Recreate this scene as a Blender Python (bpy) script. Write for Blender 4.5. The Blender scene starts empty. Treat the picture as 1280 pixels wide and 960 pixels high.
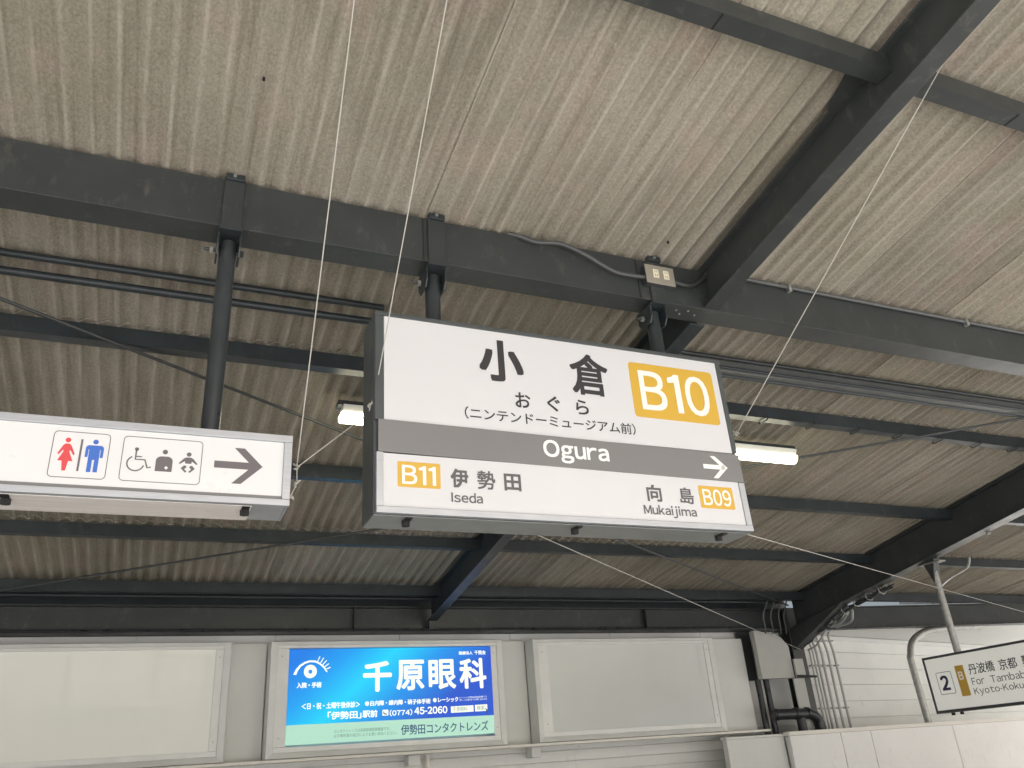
import bpy, bmesh, math, random
from mathutils import Vector, Matrix
R = math.radians
random.seed(7)
S = bpy.context.scene
COL = S.collection

# ------------------------------------------------------------------ camera
cam_d = bpy.data.cameras.new("camera"); cam = bpy.data.objects.new("camera", cam_d); COL.objects.link(cam)
cam_d.sensor_width = 36.0; cam_d.lens = 1013.98/1280*36.0; cam_d.clip_end = 2000; cam_d.clip_start = 0.05
rt = Vector((0.92057, -0.38431, -0.06966)); fw = Vector((0.37500, 0.81984, 0.43271)); up = Vector((-0.10918, -0.42446, 0.89884))
cam.matrix_world = Matrix(((rt.x, up.x, -fw.x, 0), (rt.y, up.y, -fw.y, 0), (rt.z, up.z, -fw.z, 1.6), (0, 0, 0, 1)))
S.camera = cam

# ------------------------------------------------------------------ light
SUN_EL, SUN_AZ = R(52), R(155)          # hazy daylight coming in from the track side, behind the camera
w = bpy.data.worlds.new("World"); S.world = w; w.use_nodes = True
nt = w.node_tree; bg = nt.nodes["Background"]; sky = nt.nodes.new("ShaderNodeTexSky")
sky.sky_type = 'NISHITA'; sky.sun_disc = False; sky.sun_elevation = SUN_EL; sky.sun_rotation = SUN_AZ
sky.dust_density = 10.0; sky.air_density = 1.0; sky.ozone_density = 0.6
nt.links.new(sky.outputs[0], bg.inputs[0]); bg.inputs[1].default_value = 0.075
sd = bpy.data.lights.new("sun", 'SUN'); sd.energy = 3.6; sd.angle = R(2); sd.color = (1, 1, 0.99)
sun = bpy.data.objects.new("sun", sd); COL.objects.link(sun)
sdir = Vector((math.sin(SUN_AZ)*math.cos(SUN_EL), math.cos(SUN_AZ)*math.cos(SUN_EL), math.sin(SUN_EL)))
sun.rotation_euler = sdir.to_track_quat('Z', 'Y').to_euler(); sun.location = (0, -20, 30)
S.view_settings.view_transform = 'Standard'; S.view_settings.look = 'None'
S.view_settings.gamma = 1; S.view_settings.exposure = 1.84
S.cycles.max_bounces = 8; S.cycles.diffuse_bounces = 5

# ------------------------------------------------------------------ materials
def newmat(name):
    m = bpy.data.materials.new(name); m.use_nodes = True
    return m, m.node_tree, m.node_tree.nodes["Principled BSDF"]
def N(t, typ, **kw):
    n = t.nodes.new(typ)
    for k, v in kw.items(): setattr(n, k, v)
    return n
def mapped_noise(t, scale, detail=4, stretch=(1, 1, 1), rough=0.55):
    g = N(t, "ShaderNodeNewGeometry"); mp = N(t, "ShaderNodeMapping"); mp.inputs[3].default_value = stretch
    t.links.new(g.outputs["Position"], mp.inputs[0])
    n = N(t, "ShaderNodeTexNoise"); n.inputs["Scale"].default_value = scale; n.inputs["Detail"].default_value = detail
    n.inputs["Roughness"].default_value = rough
    t.links.new(mp.outputs[0], n.inputs["Vector"]); return n
def ramp(t, src, stops):
    r = N(t, "ShaderNodeValToRGB"); e = r.color_ramp.elements
    e[0].position, e[0].color = stops[0][0], (*stops[0][1], 1); e[1].position, e[1].color = stops[-1][0], (*stops[-1][1], 1)
    for p, c in stops[1:-1]:
        x = e.new(p); x.color = (*c, 1)
    t.links.new(src, r.inputs[0]); return r
def mix(t, fac, a, b, mode='MIX'):
    m = N(t, "ShaderNodeMix", data_type='RGBA', blend_type=mode)
    if isinstance(fac, (int, float)): m.inputs[0].default_value = fac
    else: t.links.new(fac, m.inputs[0])
    for s, i in ((a, 6), (b, 7)):
        if isinstance(s, tuple): m.inputs[i].default_value = (*s, 1)
        else: t.links.new(s, m.inputs[i])
    return m.outputs[2]
def painted(name, col, rough=0.5, var=0.25, scale=3.0, metal=0.0, bump=0.0, stretch=(1, 1, 1), bscale=60, dirt=None, emit=0):
    m, t, b = newmat(name)
    n = mapped_noise(t, scale, 6, stretch)
    lo = tuple(c*(1-var) for c in col); hi = tuple(min(1, c*(1+var)) for c in col)
    r = ramp(t, n.outputs[0], [(0.3, lo), (0.7, hi)])
    out = r.outputs[0]
    if dirt:
        d = mapped_noise(t, 14, 8, (1, 1, .5), .7); dr = ramp(t, d.outputs[0], [(0.56, (0, 0, 0)), (0.72, (1, 1, 1))])
        out = mix(t, dr.outputs[0], out, dirt)
    t.links.new(out, b.inputs["Base Color"]); b.inputs["Roughness"].default_value = rough; b.inputs["Metallic"].default_value = metal
    rn = mapped_noise(t, 9, 5); mr = N(t, "ShaderNodeMapRange"); mr.inputs[3].default_value = max(0.05, rough-.12); mr.inputs[4].default_value = min(1, rough+.15)
    t.links.new(rn.outputs[0], mr.inputs[0]); t.links.new(mr.outputs[0], b.inputs["Roughness"])
    if bump:
        bn = mapped_noise(t, bscale, 4, stretch); bp = N(t, "ShaderNodeBump"); bp.inputs["Strength"].default_value = bump; bp.inputs["Distance"].default_value = 0.003
        t.links.new(bn.outputs[0], bp.inputs["Height"]); t.links.new(bp.outputs[0], b.inputs["Normal"])
    if emit:
        t.links.new(out, b.inputs["Emission Color"]); b.inputs["Emission Strength"].default_value = emit
    return m
def plain(name, col, rough=0.5, emit=0, metal=0, ecol=None):
    m, t, b = newmat(name)
    b.inputs["Base Color"].default_value = (*col, 1); b.inputs["Roughness"].default_value = rough; b.inputs["Metallic"].default_value = metal
    if emit:
        b.inputs["Emission Color"].default_value = (*(ecol or col), 1); b.inputs["Emission Strength"].default_value = emit
    return m

M = {}
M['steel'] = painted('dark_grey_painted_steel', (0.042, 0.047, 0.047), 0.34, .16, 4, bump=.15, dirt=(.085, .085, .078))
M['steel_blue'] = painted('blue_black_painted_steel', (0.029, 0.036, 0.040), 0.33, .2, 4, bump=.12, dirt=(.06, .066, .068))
M['conduit'] = painted('grey_painted_conduit', (0.10, 0.105, 0.105), 0.4, .15, 6)
M['pole'] = painted('blue_grey_pole_paint', (0.036, 0.042, 0.046), 0.30, .15, 8, bump=.12, dirt=(.07, .075, .078))
M['cond_dark'] = painted('dark_flexible_conduit', (0.075, 0.078, 0.078), 0.35, .15, 6)
M['galv'] = painted('galvanised_steel', (0.42, 0.42, 0.40), 0.42, .2, 30, metal=.7)
M['wire'] = plain('white_coated_wire', (0.50, 0.485, 0.44), 0.5)
M['silver'] = painted('silver_aluminium_frame', (0.48, 0.50, 0.53), 0.38, .06, 8, metal=.55, stretch=(1, 1, 12))
M['steel_brushed'] = painted('brushed_stainless_sheet', (0.92, 0.87, 0.84), 0.33, .10, 5, metal=.35, bump=.1, stretch=(.4, 12, 1), bscale=20)
M['housing'] = painted('slate_sign_housing', (0.075, 0.085, 0.087), 0.42, .1, 5, bump=.08)
M['under'] = painted('grey_underside_sheet', (0.27, 0.285, 0.28), 0.4, .08, 5, metal=.2)
M['sign_white'] = painted('white_sign_acrylic', (0.71, 0.71, 0.725), 0.35, .015, 2, emit=0.0)
M['sign_lit'] = painted('white_lit_sign_acrylic', (0.72, 0.72, 0.72), 0.3, .01, 2, emit=0.03)
M['band'] = painted('grey_band_film', (0.215, 0.211, 0.210), 0.38, .03, 3)
M['ink'] = plain('charcoal_ink', (0.040, 0.038, 0.042), 0.5)
M['ink_grey'] = plain('grey_ink', (0.13, 0.12, 0.125), 0.5)
M['ink_white'] = plain('white_ink', (0.84, 0.82, 0.79), 0.4, 0.05)
M['yellow'] = plain('yellow_film', (0.70, 0.43, 0.055), 0.38)
M['badge_white'] = plain('badge_white_film', (0.84, 0.80, 0.73), 0.38, 0.05)
M['red'] = plain('red_pictogram_film', (0.72, 0.075, 0.085), 0.4)
M['blue'] = plain('blue_pictogram_film', (0.05, 0.16, 0.58), 0.4)
M['pic_grey'] = plain('grey_pictogram_film', (0.15, 0.135, 0.145), 0.45)
M['black'] = plain('black_rubber', (0.015, 0.015, 0.016), 0.5)
M['pipe_black'] = painted('black_vinyl_pipe', (0.022, 0.026, 0.030), 0.28, .2, 6)
M['cab'] = painted('beige_grey_cabinet_paint', (0.74, 0.75, 0.72), 0.42, .03, 3, bump=.04)
M['cab_rim'] = painted('grey_board_rim_aluminium', (0.70, 0.715, 0.69), 0.38, .05, 6, metal=.15)
M['cab_frame'] = painted('pale_board_frame_aluminium', (0.76, 0.77, 0.745), 0.36, .04, 6, metal=.15)
M['wall'] = painted('off_white_wall_panel', (0.82, 0.82, 0.79), 0.5, .04, 2, bump=.05, dirt=(.76,.75,.71))
M['low'] = painted('low_wall_panel_paint', (0.88, 0.88, 0.86), 0.42, .03, 2, bump=.05, dirt=(.80, .79, .74))
M['siding'] = painted('off_white_siding', (0.82, 0.82, 0.79), 0.5, .04, 2, bump=.05, dirt=(.76,.75,.71))
M['ebox'] = painted('grey_switch_box_paint', (0.45, 0.46, 0.43), 0.5, .05, 4)
M['ledge'] = painted('pale_ledge_paint', (0.82, 0.80, 0.73), 0.4, .04, 4)
M['concrete'] = painted('platform_concrete', (0.25, 0.25, 0.243), 0.8, .12, 2, bump=.3)
M['ballast'] = painted('track_ballast', (0.385, 0.39, 0.39), 0.9, .3, 30, bump=.6)
M['lamp_glow'] = plain('lamp_diffuser', (0.9, 0.9, 0.85), 0.4, 3.0, ecol=(1.0, 0.95, 0.70))
M['lamp_body'] = painted('lamp_body_paint', (0.55, 0.55, 0.5), 0.4, .05, 5)
M['plate'] = painted('outlet_plate_metal', (0.42, 0.385, 0.32), 0.4, .05, 9, metal=.4)
M['ivory'] = plain('ivory_socket', (0.80, 0.74, 0.56), 0.4)
M['sign2_white'] = painted('platform_sign_acrylic', (0.84, 0.84, 0.78), 0.4, .02, 3, emit=.08)
M['navy'] = plain('navy_ink', (0.03, 0.03, 0.09), 0.5)
M['poster_white'] = plain('poster_white_print', (0.8, 0.85, 0.75), 0.4, 0.18, ecol=(.95, 1, .84))
M['poster_mint'] = plain('poster_mint_print', (0.42, 0.75, 0.60), 0.4, 0.12, ecol=(.55, .9, .74))
M['poster_navy'] = plain('poster_navy_print', (0.02, 0.09, 0.22), 0.4, 0.05, ecol=(.03, .16, .38))
M['poster_grey'] = plain('poster_grey_print', (0.16, 0.30, 0.27), 0.4, 0.06, ecol=(.2, .4, .34))

def board_white(name, col, rough, emit=0):
    m, t, b = newmat(name)
    n = mapped_noise(t, .8, 3); r = ramp(t, n.outputs[0], [(0.35, tuple(c*.93 for c in col)), (0.65, col)])
    t.links.new(r.outputs[0], b.inputs["Base Color"]); b.inputs["Roughness"].default_value = rough
    b.inputs["Emission Color"].default_value = (*col, 1); b.inputs["Emission Strength"].default_value = emit
    b.inputs["Coat Weight"].default_value = 1.0; b.inputs["Coat Roughness"].default_value = 0.04
    wn = mapped_noise(t, 1.6, 2); bp = N(t, "ShaderNodeBump"); bp.inputs["Strength"].default_value = .25; bp.inputs["Distance"].default_value = .02
    t.links.new(wn.outputs[0], bp.inputs["Height"]); t.links.new(bp.outputs[0], b.inputs["Coat Normal"])
    return m
M['blank_warm'] = board_white('blank_board_warm_acrylic', (0.82, 0.82, 0.75), .35, .035)
M['blank_cool'] = board_white('blank_board_cool_acrylic', (0.70, 0.73, 0.71), .35)

def poster_blue():
    m, t, b = newmat('poster_blue_gradient_print')
    g = N(t, "ShaderNodeNewGeometry"); sx = N(t, "ShaderNodeSeparateXYZ"); t.links.new(g.outputs["Position"], sx.inputs[0])
    mx = N(t, "ShaderNodeMapRange"); mx.inputs[1].default_value = 1.2; mx.inputs[2].default_value = 3.24
    t.links.new(sx.outputs[0], mx.inputs[0])
    mz = N(t, "ShaderNodeMapRange"); mz.inputs[1].default_value = 2.14; mz.inputs[2].default_value = 2.81; mz.inputs[3].default_value = .28; mz.inputs[4].default_value = -.10
    t.links.new(sx.outputs[2], mz.inputs[0])
    ad = N(t, "ShaderNodeMath", operation='ADD'); t.links.new(mx.outputs[0], ad.inputs[0]); t.links.new(mz.outputs[0], ad.inputs[1])
    r = ramp(t, ad.outputs[0], [(0.0, (0.0, .15, .60)), (0.22, (0.0, .26, .68)), (0.42, (0.0, .48, .74)), (0.66, (0.0, .22, .64)), (0.95, (0.005, .065, .46))])
    t.links.new(r.outputs[0], b.inputs["Base Color"]); t.links.new(r.outputs[0], b.inputs["Emission Color"])
    b.inputs["Emission Strength"].default_value = 0.24; b.inputs["Roughness"].default_value = .4
    return m
M['poster_blue'] = poster_blue()

def roof_mat():
    m, t, b = newmat('weathered_corrugated_cement_sheet')
    big = mapped_noise(t, 1.1, 5)
    c = ramp(t, big.outputs[0], [(0.3, (.345, .318, .255)), (0.5, (.395, .363, .30)), (0.72, (.455, .418, .355))]).outputs[0]
    st = mapped_noise(t, 1.0, 7, (26, .7, 1), .65)                     # long stains that run with the corrugation
    sr = ramp(t, st.outputs[0], [(0.32, (.62, .59, .56)), (0.52, (1, 1, 1)), (0.7, (1.0, 1.0, 1.0))])
    c = mix(t, .8, c, sr.outputs[0], 'MULTIPLY')
    pk = mapped_noise(t, 2.3, 5, (1.6, 1, 1)); pr = ramp(t, pk.outputs[0], [(0.53, (0, 0, 0)), (0.72, (.6, .6, .6))])
    c = mix(t, pr.outputs[0], c, (.46, .365, .315))
    al = mapped_noise(t, 3.4, 6, (2, .8, 1)); ar = ramp(t, al.outputs[0], [(0.56, (0, 0, 0)), (0.78, (.55, .55, .55))])
    c = mix(t, ar.outputs[0], c, (.31, .30, .215))
    fine = mapped_noise(t, 85, 6, (1, .8, 1), .75); fr = ramp(t, fine.outputs[0], [(0.33, (.62, .62, .62)), (0.66, (1.24, 1.23, 1.20))])
    c = mix(t, .8, c, fr.outputs[0], 'MULTIPLY')
    fl = mapped_noise(t, 16, 3, (1, .55, 1), .6); flr = ramp(t, fl.outputs[0], [(0.70, (0, 0, 0)), (0.76, (.55, .55, .55))])
    c = mix(t, flr.outputs[0], c, (.60, .57, .51))
    # painted catch-light: a paler tint along the low crest of every wave
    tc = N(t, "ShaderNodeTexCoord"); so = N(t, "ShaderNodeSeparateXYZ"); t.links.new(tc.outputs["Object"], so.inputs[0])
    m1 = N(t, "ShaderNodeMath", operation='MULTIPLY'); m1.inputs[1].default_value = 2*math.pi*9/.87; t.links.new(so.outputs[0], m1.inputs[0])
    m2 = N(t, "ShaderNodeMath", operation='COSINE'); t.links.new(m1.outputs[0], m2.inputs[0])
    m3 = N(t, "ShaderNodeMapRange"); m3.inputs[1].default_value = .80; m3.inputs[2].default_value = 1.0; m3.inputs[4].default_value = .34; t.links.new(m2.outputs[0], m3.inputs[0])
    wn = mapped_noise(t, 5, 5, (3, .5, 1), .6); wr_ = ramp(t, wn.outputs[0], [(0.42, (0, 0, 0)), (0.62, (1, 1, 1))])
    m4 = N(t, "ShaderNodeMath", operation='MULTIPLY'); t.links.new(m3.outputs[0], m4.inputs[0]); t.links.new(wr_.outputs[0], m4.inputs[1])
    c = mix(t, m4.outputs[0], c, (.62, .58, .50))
    wet = mapped_noise(t, 1.0, 6, (6.5, 1.1, 1), .6); wrp = ramp(t, wet.outputs[0], [(0.56, (0, 0, 0)), (0.70, (.42, .42, .42))])
    gate = mapped_noise(t, .9, 2); gr = ramp(t, gate.outputs[0], [(0.46, (0, 0, 0)), (0.58, (1, 1, 1))])
    c = mix(t, mix(t, 1.0, wrp.outputs[0], gr.outputs[0], 'MULTIPLY'), c, (.17, .155, .125))
    oi = N(t, "ShaderNodeObjectInfo"); orr = N(t, "ShaderNodeMapRange"); orr.inputs[3].default_value = .86; orr.inputs[4].default_value = 1.06
    t.links.new(oi.outputs["Random"], orr.inputs[0])
    cx = N(t, "ShaderNodeCombineColor")
    for i in range(3): t.links.new(orr.outputs[0], cx.inputs[i])
    c = mix(t, 1.0, c, cx.outputs[0], 'MULTIPLY')
    t.links.new(c, b.inputs["Base Color"]); b.inputs["Roughness"].default_value = .85; b.inputs["Specular IOR Level"].default_value = .3
    bp = N(t, "ShaderNodeBump"); bp.inputs["Strength"].default_value = .9; bp.inputs["Distance"].default_value = .006
    t.links.new(fine.outputs[0], bp.inputs["Height"])
    b2 = N(t, "ShaderNodeBump"); b2.inputs["Strength"].default_value = .35; b2.inputs["Distance"].default_value = .01
    t.links.new(fl.outputs[0], b2.inputs["Height"]); t.links.new(bp.outputs[0], b2.inputs["Normal"]); t.links.new(b2.outputs[0], b.inputs["Normal"])
    return m
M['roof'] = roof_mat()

# ------------------------------------------------------------------ mesh helpers
class MB:
    def __init__(s): s.v = []; s.f = []
    def add(s, vs, fs):
        o = len(s.v); s.v += [tuple(p) for p in vs]; s.f += [tuple(i+o for i in f) for f in fs]; return s
    def box(s, x0, x1, y0, y1, z0, z1):
        return s.add([(x0,y0,z0),(x1,y0,z0),(x1,y1,z0),(x0,y1,z0),(x0,y0,z1),(x1,y0,z1),(x1,y1,z1),(x0,y1,z1)],
                     [(0,3,2,1),(4,5,6,7),(0,1,5,4),(1,2,6,5),(2,3,7,6),(3,0,4,7)])
    def sweep(s, prof, vec):           # closed 3-D profile moved along vec
        n = len(prof); a = [Vector(p) for p in prof]; b = [p+Vector(vec) for p in a]
        nrm = Vector((0, 0, 0))
        for i in range(n): nrm += a[i].cross(a[(i+1) % n])
        if nrm.dot(Vector(vec)) > 0: a.reverse(); b.reverse()
        fs = [tuple(range(n)), tuple(range(2*n-1, n-1, -1))]
        for i in range(n):
            j = (i+1) % n; fs.append((j, i, i+n, j+n))
        return s.add(a+b, fs)
    def tube(s, pts, r, n=10, caps=True):
        pts = [Vector(p) for p in pts]; rings = []; ref = None
        for i, p in enumerate(pts):
            d = (pts[min(i+1, len(pts)-1)]-pts[max(i-1, 0)]).normalized()
            if ref is None:
                ref = Vector((0, 0, 1)) if abs(d.z) < .9 else Vector((1, 0, 0))
                ref = (ref-d*ref.dot(d)).normalized()
            else: ref = (ref-d*ref.dot(d)).normalized()
            q = d.cross(ref); rr = r[i] if isinstance(r, (list, tuple)) else r
            rings.append([p+(ref*math.cos(2*math.pi*k/n)+q*math.sin(2*math.pi*k/n))*rr for k in range(n)])
        vs = [v for g in rings for v in g]; fs = []
        for i in range(len(pts)-1):
            for k in range(n):
                k2 = (k+1) % n; fs.append((i*n+k, i*n+k2, (i+1)*n+k2, (i+1)*n+k))
        if caps: fs.append(tuple(range(n-1, -1, -1))); fs.append(tuple((len(pts)-1)*n+k for k in range(n)))
        return s.add(vs, fs)
    def build(s, name, mat, parent=None, smooth=False, bevel=0):
        me = bpy.data.meshes.new(name); me.from_pydata(s.v, [], s.f); me.materials.append(M[mat] if isinstance(mat, str) else mat)
        if smooth: me.shade_smooth()
        me.update()
        o = bpy.data.objects.new(name, me); COL.objects.link(o)
        if parent: o.parent = parent
        if smooth:
            me.shade_smooth(); md = None
            for e in me.edges: pass
            try:
                me.set_sharp_from_angle(angle=R(40))
            except Exception: pass
        if bevel:
            bv = o.modifiers.new('bevel', 'BEVEL'); bv.width = bevel; bv.segments = 2; bv.limit_method = 'ANGLE'; bv.angle_limit = R(40)
        return o
def tag(o, label=None, cat=None, group=None, kind=None):
    if label: o['label'] = label
    if cat: o['category'] = cat
    if group: o['group'] = group
    if kind: o['kind'] = kind
    return o
def empty(name, loc, label, cat, group=None):
    o = bpy.data.objects.new(name, None); COL.objects.link(o); o.empty_display_size = .1
    return tag(o, label, cat, group)          # origin stays at the world origin so that parts keep world coordinates
def bez(ps, n=8):
    """smooth curve through points (Catmull-Rom)"""
    ps = [Vector(p) for p in ps]; P = [ps[0]*2-ps[1]]+ps+[ps[-1]*2-ps[-2]]; out = []
    for i in range(1, len(P)-2):
        for k in range(n):
            u = k/n; a, b, c, d = P[i-1:i+3]
            out.append(.5*((2*b)+(c-a)*u+(2*a-5*b+4*c-d)*u*u+(3*b-a-3*c+d)*u**3))
    return out+[ps[-1]]

# mapping of a flat drawing (u right, v up) on to a vertical face
def faceXZ(y): return lambda u, v, d=0: (u, y-d, v)          # faces -Y
def faceYZ(x): return lambda u, v, d=0: (x-d, -u, v)         # faces -X, u = -Y
def poly(mb, F, pts, t=.0012):
    a = [Vector(F(u, v, t)) for u, v in pts]; b = [Vector(F(u, v, 0)) for u, v in pts]
    mb.sweep(a, b[0]-a[0]); return mb
def circ(cx, cz, r, n=24, a0=0, a1=360):
    full = abs(a1-a0) >= 360; m = n if full else n+1
    return [(cx+r*math.cos(R(a0+(a1-a0)*k/n)), cz+r*math.sin(R(a0+(a1-a0)*k/n))) for k in range(m)]
def rrect(x0, x1, z0, z1, r, n=5):
    out = []
    for cx, cz, a in ((x1-r, z1-r, 0), (x0+r, z1-r, 90), (x0+r, z0+r, 180), (x1-r, z0+r, 270)):
        out += [(cx+r*math.cos(R(a+90*k/n)), cz+r*math.sin(R(a+90*k/n))) for k in range(n+1)]
    return out
def strip(mb, F, pts, w, t=.0012, closed=False):
    """a printed line of width w along pts"""
    P = [Vector((u, v)) for u, v in pts]; L, Rr = [], []
    n = len(P)
    for i in range(n):
        a = P[(i-1) % n] if (closed or i > 0) else P[i]; b = P[(i+1) % n] if (closed or i < n-1) else P[i]
        d = (b-a).normalized(); nn = Vector((-d.y, d.x))
        L.append(P[i]+nn*w/2); Rr.append(P[i]-nn*w/2)
    vs = [F(p.x, p.y, t) for p in L]+[F(p.x, p.y, t) for p in Rr]+[F(p.x, p.y, 0) for p in L]+[F(p.x, p.y, 0) for p in Rr]
    fs = []
    for i in range(n if closed else n-1):
        j = (i+1) % n; fs += [(i, i+n, j+n, j), (i+n, i+3*n, j+3*n, j+n), (i, j, j+2*n, i+2*n)]
    if not closed: fs += [(0, 2*n, 3*n, n), (n-1, 2*n-1, 4*n-1, 3*n-1)]
    mb.add(vs, fs); return mb
GL = {'1': ([(.18, 0), (.29, 0), (.29, .733), (.20, .733), (.155, .69), (.03, .655), (.03, .575), (.18, .60)], [(0, 1, 2, 3, 4, 5, 6, 7)], (.03, .29, 0, .733)),
      '-': ([(.02, .255), (.27, .255), (.27, .325), (.02, .325)], [(0, 1, 2, 3)], (.02, .27, .255, .325)),
      'I': ([(.0, 0), (.095, 0), (.095, .733), (.0, .733)], [(0, 1, 2, 3)], (0, .095, 0, .733))}
def glyph(ch):
    """outline mesh of one character: vertices, faces, (x0, x1, y0, y1)"""
    if ch in GL: return GL[ch]
    c2 = chr(ord(ch)+0xFEE0) if '!' <= ch <= '~' else ch
    cu = bpy.data.curves.new('lettering', 'FONT'); cu.body = c2; cu.resolution_u = 4
    to = bpy.data.objects.new('lettering', cu); COL.objects.link(to)
    dg = bpy.context.evaluated_depsgraph_get(); me = bpy.data.meshes.new_from_object(to.evaluated_get(dg))
    bpy.data.objects.remove(to); bpy.data.curves.remove(cu)
    V = [(v.co.x, v.co.y) for v in me.vertices]; Fs = [tuple(p.vertices) for p in me.polygons]
    bpy.data.meshes.remove(me)
    xs = [v[0] for v in V] or [0]; ys = [v[1] for v in V] or [0]
    GL[ch] = (V, Fs, (min(xs), max(xs), min(ys), max(ys))); return GL[ch]
def text(name, body, F, u0, u1, v0, v1, mat, parent, bold=0.0, depth=.0012, rnd=False):
    """printed lettering fitted to a box on face F; bold thickens the strokes (metres on the face)"""
    V = []; Fs = []; pen = 0.0
    for ch in body:
        if ch == ' ': pen += .28; continue
        gv, gf, (x0, x1, y0, y1) = glyph(ch)
        asc = '!' <= ch <= '~'
        if ch == 'j': pen -= .13
        off = pen-x0 if asc else pen
        n0 = len(V); V += [(x+off, y) for x, y in gv]; Fs += [tuple(i+n0 for i in f) for f in gf]
        pen += (x1-x0+(.13 if ch in 'iljI1' else .10)) if asc else .98
    ax, bx = min(v[0] for v in V), max(v[0] for v in V); ay, by = min(v[1] for v in V), max(v[1] for v in V)
    d = bold
    P = [(u0+d+(x-ax)/(bx-ax)*(u1-u0-2*d), v0+d+(y-ay)/(by-ay)*(v1-v0-2*d)) for x, y in V]
    n = len(P); vs = []; fs = []
    if not d: offs = [(0, 0)]
    elif rnd: offs = [(0, 0)]+[(d*math.cos(R(a)), d*math.sin(R(a))) for a in range(0, 360, 45)]
    else: offs = [(0, 0), (d, d), (-d, d), (d, -d), (-d, -d), (d, 0), (-d, 0), (0, d), (0, -d)]
    q = Vector(F(1, 0))-Vector(F(0, 0)); q2 = Vector(F(0, 1))-Vector(F(0, 0)); nr = Vector(F(0, 0, 1))-Vector(F(0, 0, 0))
    flip = q.cross(q2).dot(nr) < 0
    for k, (ox, oz) in enumerate(offs):
        vs += [F(a+ox, b+oz, depth+k*.00004) for a, b in P]
        fs += [tuple(i+k*n for i in (reversed(f) if flip else f)) for f in Fs]
    me = bpy.data.meshes.new(name); me.from_pydata(vs, [], fs); me.materials.append(M[mat])
    o = bpy.data.objects.new(name, me); COL.objects.link(o); o.parent = parent
    return o

ZR = 4.505                                   # underside of the roof at Y = 0 (it falls 0.146 m per metre)
def rz(y): return ZR-.146*y
DV = Vector((0, 1, -.146))

# ================================================================== THE SETTING
g = MB().box(-400, 400, -400, 400, -1.3, -1.2).build('ground', 'ballast'); tag(g, 'pale stone ballast ground beyond the platform', kind='structure')
p = MB().box(-14, 30, -1.2, 7.9, -1.1, 0.0).build('platform', 'concrete', bevel=.01); tag(p, 'grey concrete station platform floor', kind='structure')

# roof: corrugated cement sheets, each a piece of its own
roof = bpy.data.objects.new('roof', None); COL.objects.link(roof); tag(roof, 'weathered brown corrugated cement roof over the platform', kind='structure')
PW = .87; NW = 9; AMP = .0130
def sheet_mesh(length, name):
    seg = NW*10+8; vs = []; fs = []; ny = 3
    for side, dz in ((0, 0), (1, .0065)):
        for j in range(ny+1):
            y = length*j/ny
            for i in range(seg+1):
                u = i/(NW*10); x = u*PW
                z = 2*AMP*(1-((1+math.cos(2*math.pi*NW*u))/2)**1.7)-.146*y+dz+.0065*u+.008*(j/ny)
                vs.append((x, y, z))
    W = seg+1; n1 = W*(ny+1)
    for j in range(ny):
        for i in range(seg):
            a = j*W+i; fs.append((a, a+W, a+W+1, a+1)); b = a+n1; fs.append((b, b+1, b+W+1, b+W))
    for i in range(seg):
        fs.append((i, i+1, i+1+n1, i+n1)); a = ny*W+i; fs.append((a+1, a, a+n1, a+1+n1))
    for j in range(ny):
        a = j*W; fs.append((a+W, a, a+n1, a+W+n1)); a = j*W+seg; fs.append((a, a+W, a+W+n1, a+n1))
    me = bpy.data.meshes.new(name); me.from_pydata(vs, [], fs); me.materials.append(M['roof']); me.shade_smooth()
    try: me.set_sharp_from_angle(angle=R(60))
    except Exception: pass
    return me
rows = [(-1.3, .42), (.36, 1.72), (1.66, 4.29), (4.23, 6.75), (6.69, 8.05)]
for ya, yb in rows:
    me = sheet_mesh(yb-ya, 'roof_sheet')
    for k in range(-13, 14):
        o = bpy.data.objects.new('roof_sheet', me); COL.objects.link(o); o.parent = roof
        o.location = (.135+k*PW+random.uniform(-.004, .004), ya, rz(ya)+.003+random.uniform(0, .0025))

for nx, ny in ((.168, 2.50), (2.30, 2.90), (3.36, 3.45), (-.35, 2.2), (1.4, 4.9), (3.9, 5.3)):
    MB().tube([(nx, ny, rz(ny)+.012), (nx, ny, rz(ny)-.001)], .006, 8).build('roof_nail', 'black', roof)

# ------------------------------------------------------------------ steelwork
# main beam: web towards the camera, flanges turned back
YB = 3.05; ZB0, ZB1 = 3.808, 4.056
def channelX(mb, x0, x1, y, yb, z0, z1, t=.007):
    """web at y facing the camera, flanges reach back to yb; a lip closes the flange ends"""
    pr = [(y, z0), (yb, z0), (yb, z0+.022), (yb-.004, z0+.022), (yb-.004, z0+t), (y+t, z0+t), (y+t, z1-t), (yb-.004, z1-t), (yb-.004, z1-.022), (yb, z1-.022), (yb, z1), (y, z1)]
    return mb.sweep([(x0, a, b) for a, b in pr], (x1-x0, 0, 0))
b = empty('main_beam', (0, 0, 0), 'long dark grey steel beam that the hanging signs are fixed to', 'beam')
channelX(MB(), -12, 16, YB, YB+.14, ZB0, ZB1, .009).build('beam_channel', 'steel', b, bevel=.002)
for x in (.985, 2.175, 6.1): MB().box(x, x+.006, YB-.0025, YB+.001, ZB0+.003, ZB1-.003).build('joint_seam', 'black', b)
for x, y in ((2.43, 3.10), (2.47, 3.13), (2.50, 3.09), (2.56, 3.12)):
    MB().tube([(x, y, ZB0+.001), (x, y, ZB0-.006)], .006, 8).build('bolt_head', 'galv', b)

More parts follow.
